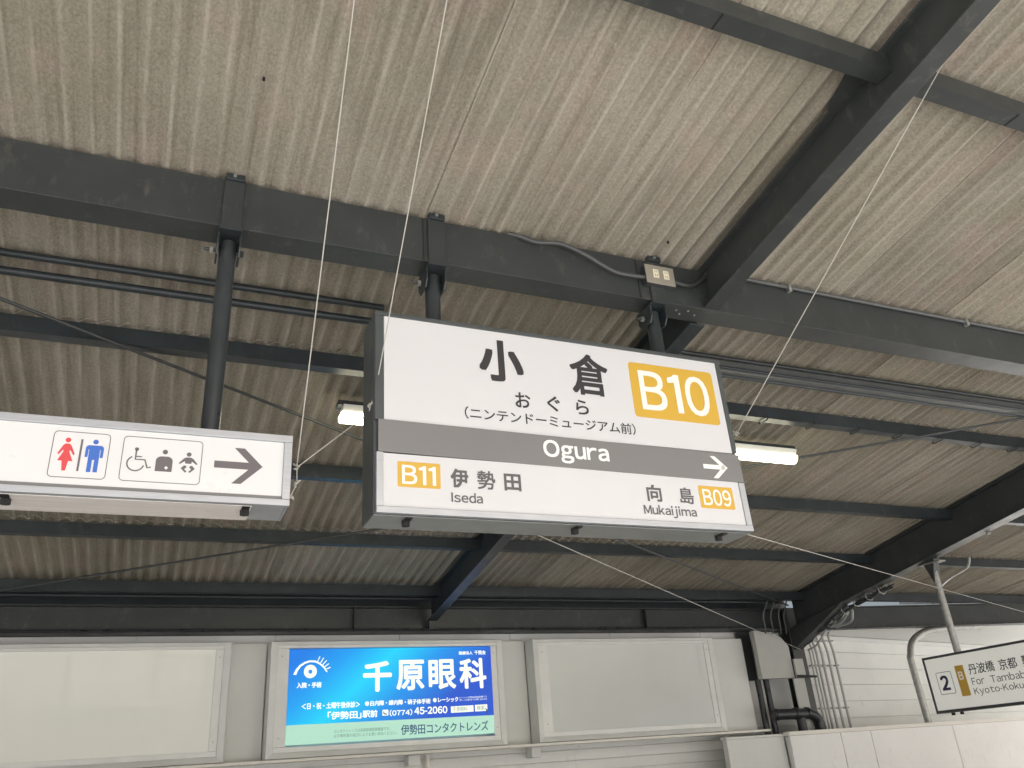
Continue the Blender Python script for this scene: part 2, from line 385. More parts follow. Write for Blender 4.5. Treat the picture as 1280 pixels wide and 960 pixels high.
# roof purlins
def purlin(x0, x1, y, label, h=.10, wd=.075, mat='steel_blue', hooks=()):
    e = empty('roof_purlin', (0, 0, 0), label, 'purlin', 'steel purlins under the corrugated roof')
    z1 = rz(y)-.002; z0 = z1-h
    channelX(MB(), x0, x1, y, y+wd, z0, z1-.012, .004).build('purlin_channel', mat, e)
    for x in hooks:
        m = MB().tube(bez([(x, y+wd+.015, z1-.01), (x, y+wd+.012, z0-.004), (x, y+wd*.5, z0-.012), (x+.004, y-.006, z0-.006), (x+.004, y-.008, z0+.016)], 5), .005, 6)
        m.build('hook_bolt', 'steel', e, smooth=True)
    return e
XR1, XR2 = (2.577, 2.677), (7.18, 7.33)
hk = [3.916+.4375*i for i in range(0, 7)]
spans = ((-12, 2.62, 'left of the intermediate rafter'), (2.634, 7.25, 'between the two rafters'), (7.262, 16, 'right of the big rafter'))
nm = {1.63: 'nearest purlin overhead', 4.20: 'purlin just behind the hanging signs', 5.52: 'purlin level with the middle of the station sign', 6.66: 'purlin seen just under the signs', 7.81: 'last purlin, over the eave beam,'}
for y, n in nm.items():
    for i, (x0, x1, s) in enumerate(spans):
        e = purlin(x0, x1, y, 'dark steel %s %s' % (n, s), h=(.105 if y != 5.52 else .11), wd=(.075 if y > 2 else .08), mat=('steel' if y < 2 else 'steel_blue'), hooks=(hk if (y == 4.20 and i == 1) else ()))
        if y < 2:
            for x in ((1.32, 1.75) if i == 0 else (3.4,) if i == 1 else ()):
                z0 = rz(y)-.002-.105
                MB().box(x, x+.007, y+.002, y+.079, z0-.0025, z0+.0005).build('splice_seam', 'black', e)
        if y == 1.63 and i < 2:   # gusset plates where the purlin meets the rafter
            pass

# rafters (H sections that follow the slope)
def hsec(mb, x0, x1, ya, yb, depth, off=.004, tf=.011, tw=.008, dz0=0):
    for (a, c, za, zb) in ((x0, x1, -off-tf, -off), (x0, x1, -off-depth, -off-depth+tf), ((x0+x1)/2-tw/2, (x0+x1)/2+tw/2, -off-depth+tf, -off-tf)):
        z = rz(ya)
        mb.sweep([(a, ya, z+za), (c, ya, z+za), (c, ya, z+zb), (a, ya, z+zb)], DV*(yb-ya))
    return mb
ra = empty('intermediate_rafter', (0, 0, 0), 'dark steel rafter running from the top right corner down behind the station sign', 'rafter')
hsec(MB(), *XR1, -.7, YB-.001, .243).build('rafter_section', 'steel', ra, bevel=.002)
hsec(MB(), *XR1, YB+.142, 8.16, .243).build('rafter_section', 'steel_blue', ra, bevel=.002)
MB().sweep([(XR1[0]+.05, 1.71, rz(1.71)-.02), (XR1[0]-.09, 1.71, rz(1.71)-.02), (XR1[0]-.03, 1.93, rz(1.93)-.02), (XR1[0]+.05, 1.93, rz(1.93)-.02)], (0, 0, -.006)).build('gusset_plate', 'steel', ra)
# vertical end plate at the eave
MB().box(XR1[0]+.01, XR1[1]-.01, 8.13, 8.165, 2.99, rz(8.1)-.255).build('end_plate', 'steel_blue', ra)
rb = empty('main_frame', (0, 0, 0), 'big dark steel rafter and post above the platform 2 sign at lower right', 'frame')
def frame_beam(mb):
    for (a, c, za, zb) in ((XR2[0], XR2[1], -.018, -.006), (7.25, 7.26, -.345, -.018), (XR2[0], XR2[1], -.357, -.345)):
        mb.sweep([(a, -.7, rz(-.7)+za), (c, -.7, rz(-.7)+za), (c, -.7, rz(-.7)+zb), (a, -.7, rz(-.7)+zb)], DV*8.75)
    return mb
frame_beam(MB()).build('rafter_section', 'steel', rb, bevel=.003)
# haunch
MB().sweep([(7.19, 7.2, rz(7.2)-.357), (7.19, 8.12, 2.72), (7.19, 8.12, rz(8.12)-.357)], (.13, 0, 0)).build('haunch', 'steel', rb)
post = MB()
for (a, b2, c, d) in ((7.17, 7.35, 8.12, 8.135), (7.17, 7.35, 8.295, 8.31), (7.255, 7.265, 8.135, 8.295)): post.box(a, b2, c, d, 0, rz(8.1)-.1)
post.build('post', 'steel', rb, bevel=.002)
for (y) in (5.25, 6.62, 4.3):
    z = rz(y)-.357
    MB().box(7.30, 7.345, y, y+.02, z-.02, z-.001).build('clip', 'galv', rb)

# eave beam over the advertising boards
eb = empty('eave_beam', (0, 0, 0), 'dark steel eave beam running above the advertising boards', 'beam')
m = MB(); m.v
m.box(-12, 7.16, 8.17, 8.33, 2.974, 2.986); m.box(-12, 7.16, 8.17, 8.33, 3.208, 3.22); m.box(-12, 7.16, 8.245, 8.255, 2.986, 3.208)
m.build('beam_section', 'steel', eb, bevel=.002)
MB().box(1.83, 1.842, 8.175, 8.244, 2.987, 3.207).build('stiffener', 'steel_blue', eb)
MB().box(5.2, 5.212, 8.175, 8.244, 2.987, 3.207).build('stiffener', 'steel_blue', eb)
MB().tube([(-12, 8.15, 2.985), (7.1, 8.15, 2.985)], .011, 8).build('cable', 'pipe_black', eb, smooth=True)
cb = MB().box(-12, 7.4, 8.34, 8.36, 2.97, 3.30).box(-12, 7.4, 7.98, 8.36, 3.365, 3.375).box(-12, 7.4, 8.345, 8.355, 3.30, 3.365).build('added_eave_light_stop', 'steel_blue'); tag(cb, 'added dark board that keeps sky light out of the gap between eave beam and roof', 'board')  # board and lid added to stop sky light leaking in over the eave beam
for k, (y, z, r, s) in enumerate(((8.02, 3.33, .012, 'upper'), (8.06, 3.275, .016, 'lower'))):
    o = MB().tube([(-12, y, z), (7.1, y, z)], r, 8).build('cable_pipe', 'steel_blue', smooth=True)
    tag(o, '%s of the two dark pipes running along the eave under the last purlin' % s, 'pipe')
# eave on the far side of the big frame, turned slightly and with daylight above it
er = empty('far_eave_beam', (0, 0, 0), 'grey eave beam at the right under a bright slit of daylight', 'beam')
def rot_pts(pts, piv, ang):
    c, s = math.cos(ang), math.sin(ang)
    return [(piv[0]+(x-piv[0])*c-(y-piv[1])*s, piv[1]+(x-piv[0])*s+(y-piv[1])*c, z) for x, y, z in pts]
def rbox(mb, x0, x1, y0, y1, z0, z1, piv, ang):
    t = MB().box(x0, x1, y0, y1, z0, z1); return mb.add(rot_pts(t.v, piv, ang), t.f)
A1 = R(-7.87); P1 = (8.3, 8.2)
m = MB(); rbox(m, 7.2, 15, 8.14, 8.30, 2.975, 2.987, P1, A1); rbox(m, 7.2, 15, 8.14, 8.30, 3.238, 3.25, P1, A1); rbox(m, 7.2, 15, 8.20, 8.21, 2.987, 3.238, P1, A1)
m.build('beam_section', 'steel', er, bevel=.002)
m = MB(); rbox(m, 7.4, 15, 8.10, 8.12, 2.965, 2.985, P1, A1); m.build('cable', 'pipe_black', er)
m = MB()
vs = rot_pts([(7.2, 8.3, 3.358), (9.2, 8.3, 3.335), (9.2, 8.3, 3.46), (7.2, 8.3, 3.46)], P1, A1)
m.sweep(vs, (0, .01, 0)); 
vs = rot_pts([(9.2, 8.3, 3.285), (15, 8.3, 3.275), (15, 8.3, 3.42), (9.2, 8.3, 3.44)], P1, A1)
m.sweep(vs, (0, .01, 0))
o = m.build('flashing', 'steel_blue'); tag(o, 'dark flashing edge above the bright slit of daylight at the right', 'flashing')

# ------------------------------------------------------------------ back wall
wall = bpy.data.objects.new('wall', None); COL.objects.link(wall); tag(wall, 'off-white panelled station wall behind the advertising boards', kind='structure')
MB().box(-12.5, 7.3, 8.47, 8.6, -1.2, 3.36).build('wall_core', 'cab', wall)
x = -.129-1.245*5
while x < 7.4:
    MB().box(x+.004, min(x+1.241, 7.3), 8.45, 8.469, 1.90, 3.3).build('wall_panel', 'wall', wall, bevel=.002)
    x += 1.245
for i in range(18):
    z = 1.895-i*.105
    MB().box(-12.5, 7.3, 8.448+(i % 2)*.001, 8.469, z-.101, z).build('siding_board', 'siding', wall, bevel=.003)
wr = bpy.data.objects.new('side_wall', None); COL.objects.link(wr); tag(wr, 'off-white wall of wide horizontal boards at the right', kind='structure')
A2 = R(14.06); P2 = (7.4, 8.42)
for i in range(9):
    z1 = 2.955-i*.202; m = MB(); rbox(m, 7.4, 15, 8.42, 8.44, z1-.196, z1, P2, A2); m.build('siding_board', 'siding', wr, bevel=.004)
m = MB(); rbox(m, 7.4, 15, 8.4401, 8.5, -1.2, 2.955, P2, A2); m.build('wall_core', 'cab', wr)
m = MB(); rbox(m, 7.4, 15, 8.40, 8.419, 2.90, 2.955, P2, A2); m.build('wall_top_rail', 'cab', wr)

m = MB(); ps = [(7.3, 8.36, 2.962), (15, 7.42, 2.962), (15, 10.4, 2.962), (7.3, 8.46, 2.962)]
m.sweep(ps, (0, 0, .010)); o = m.build('added_sky_blocker', 'cab'); tag(o, 'added pale board that keeps sky light off the wall behind the far eave beam', 'board')  # added to shut out sky light above the right-hand wall
# low panelled wall in front at the right
lw = bpy.data.objects.new('low_wall', None); COL.objects.link(lw); tag(lw, 'low off-white panel wall with pale coping at the lower right', kind='structure')
xs = [6.655, 7.395, 7.85, 9.18, 10.48, 11.8, 13.1, 14.4]
for a, c in zip(xs, xs[1:]): MB().box(a+.004, c-.004, 7.88, 7.90, -1, 1.770).build('wall_panel', 'low', lw, bevel=.003)
MB().box(6.655, 14.4, 7.901, 7.95, -1, 1.765).build('wall_core', 'cab', lw)
MB().box(6.645, 14.4, 7.865, 7.965, 1.772, 1.815).build('coping', 'ledge', lw, bevel=.004)
MB().box(5.87, 6.653, 7.97, 8.05, -1, 1.775).build('return_panel', 'cab', lw, bevel=.004)
MB().box(5.86, 6.644, 7.96, 8.06, 1.776, 1.80).build('return_coping', 'cab', lw, bevel=.003)

# ------------------------------------------------------------------ advertising boards
YF, YK = 8.10, 8.30
ZT, ZBm = 2.876, 1.863
def board(x0, x1, kind, label):
    e = empty('advertising_board', (0, 0, 0), label, 'advertising board', 'advertising boards in a row on the wall')
    # carcass: four sides and back
    m = MB(); m.box(x0, x0+.012, YF+.02, YK, ZBm, ZT); m.box(x1-.012, x1, YF+.02, YK, ZBm, ZT)
    m.box(x0+.012, x1-.012, YF+.02, YK, ZT-.012, ZT); m.box(x0+.012, x1-.012, YF+.02, YK, ZBm, ZBm+.012); m.box(x0+.012, x1-.012, YK-.03, YK-.01, ZBm+.012, ZT-.012)
    m.build('carcass', 'cab', e, bevel=.002)
    i0, i1, j0, j1 = x0+.066, x1-.062, ZBm+.052, ZT-.034
    # sloping rim
    vo = [(x0, YF+.019, ZBm), (x1, YF+.019, ZBm), (x1, YF+.019, ZT), (x0, YF+.019, ZT)]
    vm = [(x0+.006, YF, ZBm+.006), (x1-.006, YF, ZBm+.006), (x1-.006, YF, ZT-.006), (x0+.006, YF, ZT-.006)]
    vi = [(i0, YF+.012, j0), (i1, YF+.012, j0), (i1, YF+.012, j1), (i0, YF+.012, j1)]
    vb = [(i0, YF+.05, j0), (i1, YF+.05, j0), (i1, YF+.05, j1), (i0, YF+.05, j1)]
    vs = vo+vm+vi+vb; fs = []
    for q in range(3):
        for k in range(4):
            k2 = (k+1) % 4; fs.append((q*4+k, q*4+k2, (q+1)*4+k2, (q+1)*4+k))
    MB().add(vs, fs).build('rim', 'cab_rim', e)
    # inner frame strips
    a0, a1, c0, c1 = x0+.100, x1-.150, ZBm+.11, ZT-.072
    p0, p1 = x0+.175, x1-.130
    yy = YF+.018
    for q in ((i0+.001, p0, yy, yy+.02, j0+.045, j1-.03), (p1, i1-.001, yy, yy+.02, j0+.045, j1-.03)): MB().box(*q).build('side_strip', 'cab_frame', e, bevel=.0015)
    for q in ((i0+.001, i1-.001, yy-.004, yy+.02, j1-.029, j1-.001), (i0+.001, i1-.001, yy-.004, yy+.02, j0+.001, j0+.044)): MB().box(*q).build('cross_strip', 'cab_frame', e, bevel=.0015)
    for sx in (i0+.045, i1-.035):
        for sz in (j0+.12, j1-.10): MB().tube([(sx, yy-.001, sz), (sx, yy-.004, sz)], .006, 8).build('screw', 'galv', e)
    yp = YF+.026
    if kind != 'poster':
        MB().box(p0+.001, p1-.001, yp, yp+.008, j0+.0445, j1-.0295).build('panel', kind, e)
    return e, (p0, p1, j0+.0445, j1-.0295, yp)
b1, _ = board(-1.643, .689, 'blank_warm', 'blank warm-white glossy board left of the blue poster')
b2_, _ = board(1.034, 3.362, 'poster', 'lit advertising board with the blue eye clinic poster')
b3, _ = board(3.706, 6.01, 'blank_cool', 'blank grey-white glossy board right of the blue poster')
def infill(x0, x1, label):
    o = MB().box(x0, x1, YK-.001, YK+.04, ZBm-.01, 2.886).build('infill_panel', 'cab', bevel=.003); tag(o, label, 'panel', 'grey panels beside the advertising boards')
infill(-12, -1.66, 'grey panel outside the left edge of the blank warm board')
infill(.700, 1.025, 'grey panel between the left blank board and the blue poster board')
infill(3.372, 3.698, 'grey panel between the blue poster board and the right blank board')
infill(6.02, 6.575, 'grey end panel right of the last blank board')
lg = MB(); lg.box(-12, 6.58, 8.085, 8.345, ZBm-.026, ZBm-.012); lg.box(-12, 6.58, 8.075, 8.085, ZBm-.026, ZBm-.002)
o = lg.build('ledge', 'ledge', bevel=.002); tag(o, 'long pale ledge under the row of advertising boards', 'ledge')
# bracket and pipe under the ledge
o = MB().tube([(2.62, 8.40, 0.2), (2.62, 8.40, ZBm-.03)], .022, 10).build('drain_pipe', 'ledge', smooth=True); tag(o, 'pale vertical pipe running down the wall under the poster board', 'pipe')
o = MB().box(2.40, 2.52, 8.30, 8.44, 1.74, ZBm-.03).build('wall_bracket', 'cab', bevel=.004); tag(o, 'small grey wall bracket beside the pale pipe under the ledge', 'bracket')
o = MB().box(3.70, 3.80, 8.30, 8.44, 1.74, ZBm-.03).build('wall_bracket', 'cab', bevel=.004); tag(o, 'small grey bracket under the ledge at the left end of the right blank board', 'bracket')

# the poster in board 2
YP = 8.112
pst = empty('poster', (0, 0, 0), 'blue and mint eye clinic poster with large white characters', 'poster')
F = faceXZ(YP)
MB().add([(1.209, YP, 2.141), (3.232, YP, 2.147), (3.234, YP, 2.806), (1.211, YP, 2.800), (1.209, YP+.008, 2.141), (3.232, YP+.008, 2.147), (3.234, YP+.008, 2.806), (1.211, YP+.008, 2.800)],
         [(0,1,2,3),(4,7,6,5),(0,4,5,1),(1,5,6,2),(2,6,7,3),(3,7,4,0)]).build('blue_sheet', 'poster_blue', pst)
MB().add([(1.205, YP, 1.974), (3.226, YP, 1.980), (3.232, YP, 2.1465), (1.209, YP, 2.1405), (1.205, YP+.008, 1.974), (3.226, YP+.008, 1.980), (3.232, YP+.008, 2.1465), (1.209, YP+.008, 2.1405)],
         [(0,1,2,3),(4,7,6,5),(0,4,5,1),(1,5,6,2),(2,6,7,3),(3,7,4,0)]).build('mint_sheet', 'poster_mint', pst)
def pt(n, body, a, mat='poster_white', bold=0.0, **k): return text(n, body, F, *a, mat, pst, bold, rnd=True, **k)
pt('clinic_lettering', '千', (1.906, 2.191, 2.402, 2.683), bold=.010)
pt('clinic_lettering', '原', (2.234, 2.518, 2.405, 2.688), bold=.0085)
pt('clinic_lettering', '眼', (2.562, 2.847, 2.405, 2.688), bold=.0075)
pt('clinic_lettering', '科', (2.883, 3.173, 2.402, 2.694), bold=.0085)
pt('small_lettering', '医療法人', (2.888, 3.035, 2.728, 2.762), bold=.0012)
pt('small_lettering', '千照会', (3.055, 3.178, 2.726, 2.768), bold=.0012)
pt('surgery_lettering', '入院・手術', (1.286, 1.515, 2.455, 2.506), bold=.0018)
pt('hours_lettering', '＜日・祝・土曜午後休診＞', (1.339, 1.88, 2.268, 2.324), bold=.0016)
pt('treatment_lettering', '●白内障・緑内障・硝子体手術', (1.928, 2.576, 2.276, 2.324), bold=.0016)
pt('treatment_lettering', '●レーシック', (2.60, 2.863, 2.284, 2.330), bold=.0016)
pt('note_lettering', 'レーシック手術は自由診療です', (2.876, 3.167, 2.313, 2.331))
pt('note_lettering', '詳しくは当院までお問い合わせを', (2.876, 3.167, 2.290, 2.308))
pt('address_lettering', '「伊勢田」', (1.579, 1.895, 2.172, 2.242), bold=.0022)
pt('address_lettering', '駅前', (1.905, 2.049, 2.176, 2.242), bold=.0022)
pt('telephone_lettering', '(0774)', (2.166, 2.39, 2.178, 2.236), bold=.0018)
pt('telephone_lettering', '45-2060', (2.41, 2.745, 2.183, 2.250), bold=.0028)
ic = MB(); poly(ic, F, rrect(2.096, 2.154, 2.186, 2.239, .008)); io = ic.build('telephone_icon', 'poster_white', pst)
m = MB(); strip(m, faceXZ(YP-.0014), [(2.108, 2.222), (2.112, 2.203), (2.138, 2.198)], .010); m.build('telephone_handset', 'poster_navy', io)
m = MB(); poly(m, F, [(2.782, 2.184), (3.018, 2.187), (3.018, 2.246), (2.782, 2.243)]); so = m.build('search_field', 'poster_white', pst)
text('search_lettering', '千原眼科', faceXZ(YP-.0013), 2.80, 2.955, 2.194, 2.236, 'poster_grey', so)
m = MB(); poly(m, F, [(3.034, 2.187), (3.165, 2.189), (3.165, 2.250), (3.034, 2.248)]); so = m.build('search_button', 'poster_white', pst)
text('search_lettering', '検索', faceXZ(YP-.0013), 3.052, 3.135, 2.197, 2.240, 'poster_grey', so)
m = MB(); poly(m, faceXZ(YP-.0013), [(3.14, 2.215), (3.186, 2.186), (3.168, 2.184), (3.164, 2.166), (3.152, 2.170), (3.153, 2.186)]); m.build('cursor_mark', 'poster_navy', so)
pt('contact_lens_note', 'コンタクトレンズは高度管理医療機器です。', (1.641, 2.17, 2.056, 2.086), 'poster_grey')
pt('contact_lens_note', '必ず眼科医の処方によりお買い求めください。', (1.641, 2.237, 2.016, 2.046), 'poster_grey')
pt('contact_lens_lettering', '伊勢田コンタクトレンズ', (2.276, 3.166, 2.008, 2.099), 'poster_navy', .0012)
# eye emblem
m = MB(); cx, cz = 1.407, 2.601
poly(m, F, circ(cx, cz, .060, 28)); eo = m.build('eye_iris', 'poster_white', pst)
m = MB(); poly(m, faceXZ(YP-.0013), circ(cx, cz-.002, .0185, 18)); po = m.build('eye_pupil', 'poster_blue', eo)
m = MB(); poly(m, faceXZ(YP-.0026), circ(cx, cz-.002, .006, 12)); 
m = MB(); top = [(1.250, 2.575), (1.272, 2.622), (1.305, 2.660), (1.350, 2.688), (1.400, 2.701), (1.450, 2.698), (1.490, 2.680), (1.530, 2.650), (1.556, 2.615), (1.568, 2.590)]
bot = [(1.552, 2.598), (1.530, 2.628), (1.490, 2.662), (1.448, 2.682), (1.400, 2.684), (1.355, 2.670), (1.318, 2.645), (1.292, 2.610), (1.278, 2.573)]
poly(m, F, top+bot); m.build('eyelid_stroke', 'poster_white', pst)
m = MB()
for a, b_ in (((1.472, 2.690), (1.492, 2.735)), ((1.500, 2.676), (1.528, 2.722)), ((1.520, 2.658), (1.556, 2.698)), ((1.540, 2.640), (1.578, 2.668)), ((1.556, 2.620), (1.594, 2.634))): strip(m, F, [a, b_], .008)
m.build('eyelash_strokes', 'poster_white', pst)

# ------------------------------------------------------------------ things round the post
o = MB().box(6.585, 6.76, 8.36, 8.42, 2.41, 2.97).build('dark_upright', 'steel'); tag(o, 'dark upright strip between the end panel and the grey switch box', 'post')
e = empty('switch_box', (0, 0, 0), 'large grey switch box with one cut corner beside the big frame post', 'switch box')
MB().sweep([(6.62, 8.10, 2.400), (7.10, 8.10, 2.400), (7.10, 8.10, 2.76), (7.02, 8.10, 2.86), (6.95, 8.10, 2.90), (6.62, 8.10, 2.95)], (0, .07, 0)).build('box_body', 'ebox', e, bevel=.004)
MB().box(7.102, 7.24, 8.06, 8.09, 2.40, 2.61).build('box_wing', 'ebox', e, bevel=.003)
MB().tube([(7.08, 8.03, 2.41), (7.36, 8.03, 2.40)], .014, 8).build('outlet_pipe', 'pipe_black', e, smooth=True)
o = MB().box(7.07, 7.24, 8.10, 8.118, 1.6, 2.395).build('post_cover', 'ebox', bevel=.003); tag(o, 'narrow grey cover plate on the post under the switch box', 'cover')
for x, s in ((6.665, 'left'), (6.785, 'right')):
    o = MB().tube([(x, 8.25, 1.6), (x, 8.25, 2.41)], .036, 14).build('riser_pipe', 'pipe_black', smooth=True); tag(o, '%s one of two thick black riser pipes under the switch box' % s, 'pipe', 'black riser pipes')
hp = empty('elbow_pipe', (0, 0, 0), 'thick black horizontal pipe with an elbow beside the riser pipes', 'pipe')
MB().tube(bez([(6.62, 8.04, 2.005), (7.0, 8.04, 2.00), (7.16, 8.04, 1.99), (7.25, 8.04, 1.94), (7.28, 8.04, 1.84), (7.28, 8.04, 1.6)], 6), .058, 14).build('pipe_run', 'pipe_black', hp, smooth=True)
for x in (6.64, 6.93, 7.10): MB().tube([(x, 8.04, 2.004), (x+.035, 8.04, 2.003)], .066, 14).build('pipe_collar', 'pipe_black', hp, smooth=True)
MB().tube([(7.02, 8.05, 2.0), (7.02, 8.05, 1.6)], .05, 12).build('pipe_branch', 'pipe_black', hp, smooth=True)
# thin conduits on the wall
cx_ = [(7.60, .011, 7.55, 2.74), (7.665, .011, 7.60, 2.86), (7.73, .015, 7.66, 2.95), (7.82, .015, 7.76, 2.96), (7.93, .015, 7.87, 2.965), (8.05, .015, 7.99, 2.965)]
nmz = ['leftmost', 'second', 'third', 'fourth', 'fifth', 'rightmost']
for i, (x, r, xt, zt) in enumerate(cx_):
    y = 8.32+.012*i
    e = empty('conduit', (0, 0, 0), '%s of the six thin grey conduits climbing the wall beside the post' % nmz[i], 'conduit', 'grey conduits on the wall')
    MB().tube(bez([(x, y, 1.4), (x, y, 2.3), (x+random.uniform(-.01, .01), y, 2.7), (xt, y-.06, zt), (xt-.10, 7.98-.03*i, zt+.03), (7.40+.012*i, 7.62-.06*i, rz(7.62-.06*i)-.40)], 6), r, 8).build('conduit_tube', 'ebox', e, smooth=True)
    for z in (2.05, 2.55, 2.85)[:3 if i > 1 else 2]: MB().box(x-r-.012, x+r+.012, y-r-.006, y+r+.02, z, z+.018).build('saddle_clip', 'galv', e, bevel=.002)
# loose cables dropping from the roof to the switch box
for i, (xa, xb, s) in enumerate(((6.78, 6.72, 'leftmost'), (6.88, 6.83, 'second'), (6.97, 6.95, 'third'), (7.07, 7.03, 'rightmost'))):
    o = MB().tube(bez([(xa-.12, 7.86, 3.34), (xa-.03, 7.88, 3.36), (xa+.01, 7.95, 3.27), (xb-.01, 7.98, 3.10), (xb+.02, 8.02, 2.98), (xb+.04, 8.06, 2.90)], 6), .009, 8).build('loose_cable', 'conduit', smooth=True)
    tag(o, '%s of four loose grey cables dropping into the switch box' % s, 'cable', 'loose cables above the switch box')
# bundle of cables tied under the big frame near the post
e = empty('cable_bundle', (0, 0, 0), 'tangled bundle of dark cables tied under the foot of the big frame', 'cable bundle')
for k in range(4):
    pts = []
    for j in range(16):
        y = 6.55+j*.1; pts.append((7.30+.02*k+random.uniform(-.02, .02), y, rz(y)-.372-.16*(j > 7)*(j-7)/8-random.uniform(0, .045)))
    MB().tube(bez(pts, 3), .010, 6).build('bundled_cable', 'conduit' if k % 2 else 'pipe_black', e, smooth=True)
for j in range(7):
    y = 6.7+j*.2; z = rz(y)-.385-.13*(y > 7.2)*(y-7.2)
    MB().tube([(7.33+.055*math.cos(a*math.pi/6), y, z+.045*math.sin(a*math.pi/6)) for a in range(13)], .006, 6).build('cable_tie', 'galv', e, smooth=True)
# curved pipe on the right
o = MB().tube(bez([(10.4, 8.04, 2.97), (9.9, 8.04, 2.96), (9.38, 8.04, 2.915), (9.10, 8.04, 2.80), (8.99, 8.04, 2.635), (8.965, 8.04, 2.46), (8.99, 8.04, 1.5)], 8), .042, 14).build('bent_pipe', 'galv', smooth=True)
tag(o, 'bent grey pipe curving down the wall left of the platform direction sign', 'pipe')

# ------------------------------------------------------------------ platform direction sign "2"
X2 = 7.25
s2 = empty('direction_sign', (0, 0, 0), 'white platform 2 direction sign in a dark frame hanging at the right edge', 'sign')
ya, yb, z0, z1 = 4.35, 6.36, 1.845, 2.372
MB().box(X2+.012, X2+.12, ya, yb, z0, z1).build('sign_housing', 'housing', s2, bevel=.004)
m = MB()
m.box(X2-.006, X2+.0115, ya, yb, z1-.022, z1); m.box(X2-.006, X2+.0115, ya, yb, z0, z0+.026); m.box(X2-.006, X2+.0115, yb-.022, yb, z0+.026, z1-.022); m.box(X2-.006, X2+.0115, ya, ya+.02, z0+.026, z1-.022)
m.build('sign_frame', 'steel', s2, bevel=.0015)
MB().box(X2, X2+.011, ya+.0205, yb-.0225, z0+.0265, z1-.0225).build('sign_face', 'sign2_white', s2)
F2 = faceYZ(X2)
m = MB(); strip(m, F2, rrect(-6.245, -6.070, 2.012, 2.213, .012), .005, closed=True); m.build('number_outline', 'pic_grey', s2)
text('number_lettering', '2', F2, -6.212, -6.115, 2.045, 2.182, 'navy', s2, .005)
m = MB(); poly(m, F2, [(-6.010, 1.974), (-5.912, 1.974), (-5.912, 2.251), (-6.010, 2.251)]); bo = m.build('line_colour_bar', 'yellow', s2)
text('bar_lettering', 'B', faceYZ(X2-.0013), -5.987, -5.935, 2.120, 2.195, 'badge_white', bo, .0022)
text('kanji_lettering', '丹波橋', F2, -5.862, -5.580, 2.153, 2.248, 'ink', s2, .0008)
text('kanji_lettering', '京都', F2, -5.530, -5.345, 2.150, 2.246, 'ink', s2, .0008)
text('kanji_lettering', '難波', F2, -5.290, -5.105, 2.150, 2.246, 'ink', s2, .0008)
text('latin_lettering', 'For', F2, -5.862, -5.722, 2.058, 2.122, 'ink', s2)
text('latin_lettering', 'Tambabashi', F2, -5.658, -5.120, 2.058, 2.124, 'ink', s2)
text('latin_lettering', 'Kyoto-Kokusaikaikan', F2, -5.868, -4.950, 1.960, 2.037, 'ink', s2)
for y in (6.22, 6.12): MB().tube([(X2+.06, y, z0-.001), (X2+.06, y, z0-.025)], .018, 8).build('latch', 'black', s2)
MB().tube([(X2+.06, 5.97, z1-.002), (X2+.06, 5.97, 3.22)], .034, 14).build('hanger_pipe', 'galv', s2, smooth=True)
MB().sweep([(X2+.02, 5.90, 3.30), (X2+.02, 6.05, 3.28), (X2+.02, 5.97, 3.05)], (.08, 0, 0)).build('hanger_bracket', 'steel', s2)
MB().box(X2+.01, X2+.11, 5.84, 6.10, 3.245, 3.257).build('bracket_plate', 'galv', s2)
MB().tube([(X2+.06, 4.75, z1-.002), (X2+.06, 4.75, 3.43)], .034, 14).build('hanger_pipe', 'galv', s2, smooth=True)
MB().tube(bez([(X2+.1, 5.98, 3.02), (X2+.22, 5.93, 3.10), (X2+.34, 5.80, 3.18), (X2+.34, 5.74, 3.27)], 6), .012, 8).build('supply_cable', 'galv', s2, smooth=True)

# ------------------------------------------------------------------ station name sign
F3 = faceXZ(3.0)
st = empty('station_name_sign', (0, 0, 0), 'large hanging station name sign reading Ogura with yellow B10 badge', 'sign')
hs = MB().box(.742, 2.562, 3.014, 3.205, 2.552, 3.462).build('sign_housing', 'housing', st, bevel=.004)
MB().box(.746, 2.558, 3.018, 3.200, 2.5475, 2.5515).build('underside_panel', 'under', st, bevel=.001)
MB().box(.742, 2.562, 2.996, 3.0135, 3.444, 3.463).build('top_rail', 'housing', st, bevel=.002)
for a, c in ((.744, .7815), (2.533, 2.560)): MB().box(a, c, 2.998, 3.0135, 2.948, 3.4435).build('side_rail', 'housing', st, bevel=.002)
MB().box(.750, .778, 2.994, 3.0135, 2.5795, 2.806).build('silver_side_rail', 'silver', st, bevel=.0015)
MB().box(2.530, 2.562, 2.994, 3.0135, 2.5795, 2.791).build('silver_side_rail', 'silver', st, bevel=.0015)
MB().box(.750, 2.562, 2.992, 3.0135, 2.552, 2.579).build('silver_bottom_rail', 'silver', st, bevel=.002)
MB().box(.783, 2.531, 3.0, 3.012, 2.944, 3.443).build('upper_panel', 'sign_white', st)
MB().box(.779, 2.529, 3.0, 3.012, 2.5795, 2.803).build('lower_panel', 'sign_white', st)
MB().sweep([(.757, 2.9925, 2.807), (2.561, 2.9925, 2.793), (2.561, 2.9925, 2.936), (.757, 2.9925, 2.949)], (0, .0065, 0)).build('grey_band', 'band', st, bevel=.001)
Fb = faceXZ(2.9925)
def tt(n, s, a, mat='ink', bold=0.0, F_=F3, par=st, **k): return text(n, s, F_, *a, mat, par, bold, **k)
tt('kanji_lettering', '小', (1.218, 1.435, 3.188, 3.400), bold=.0072)
tt('kanji_lettering', '倉', (1.676, 1.881, 3.170, 3.390), bold=.0042)
tt('kana_lettering', 'お', (1.382, 1.456, 3.070, 3.145), bold=.0013)
tt('kana_lettering', 'ぐ', (1.540, 1.605, 3.069, 3.145), bold=.0013)
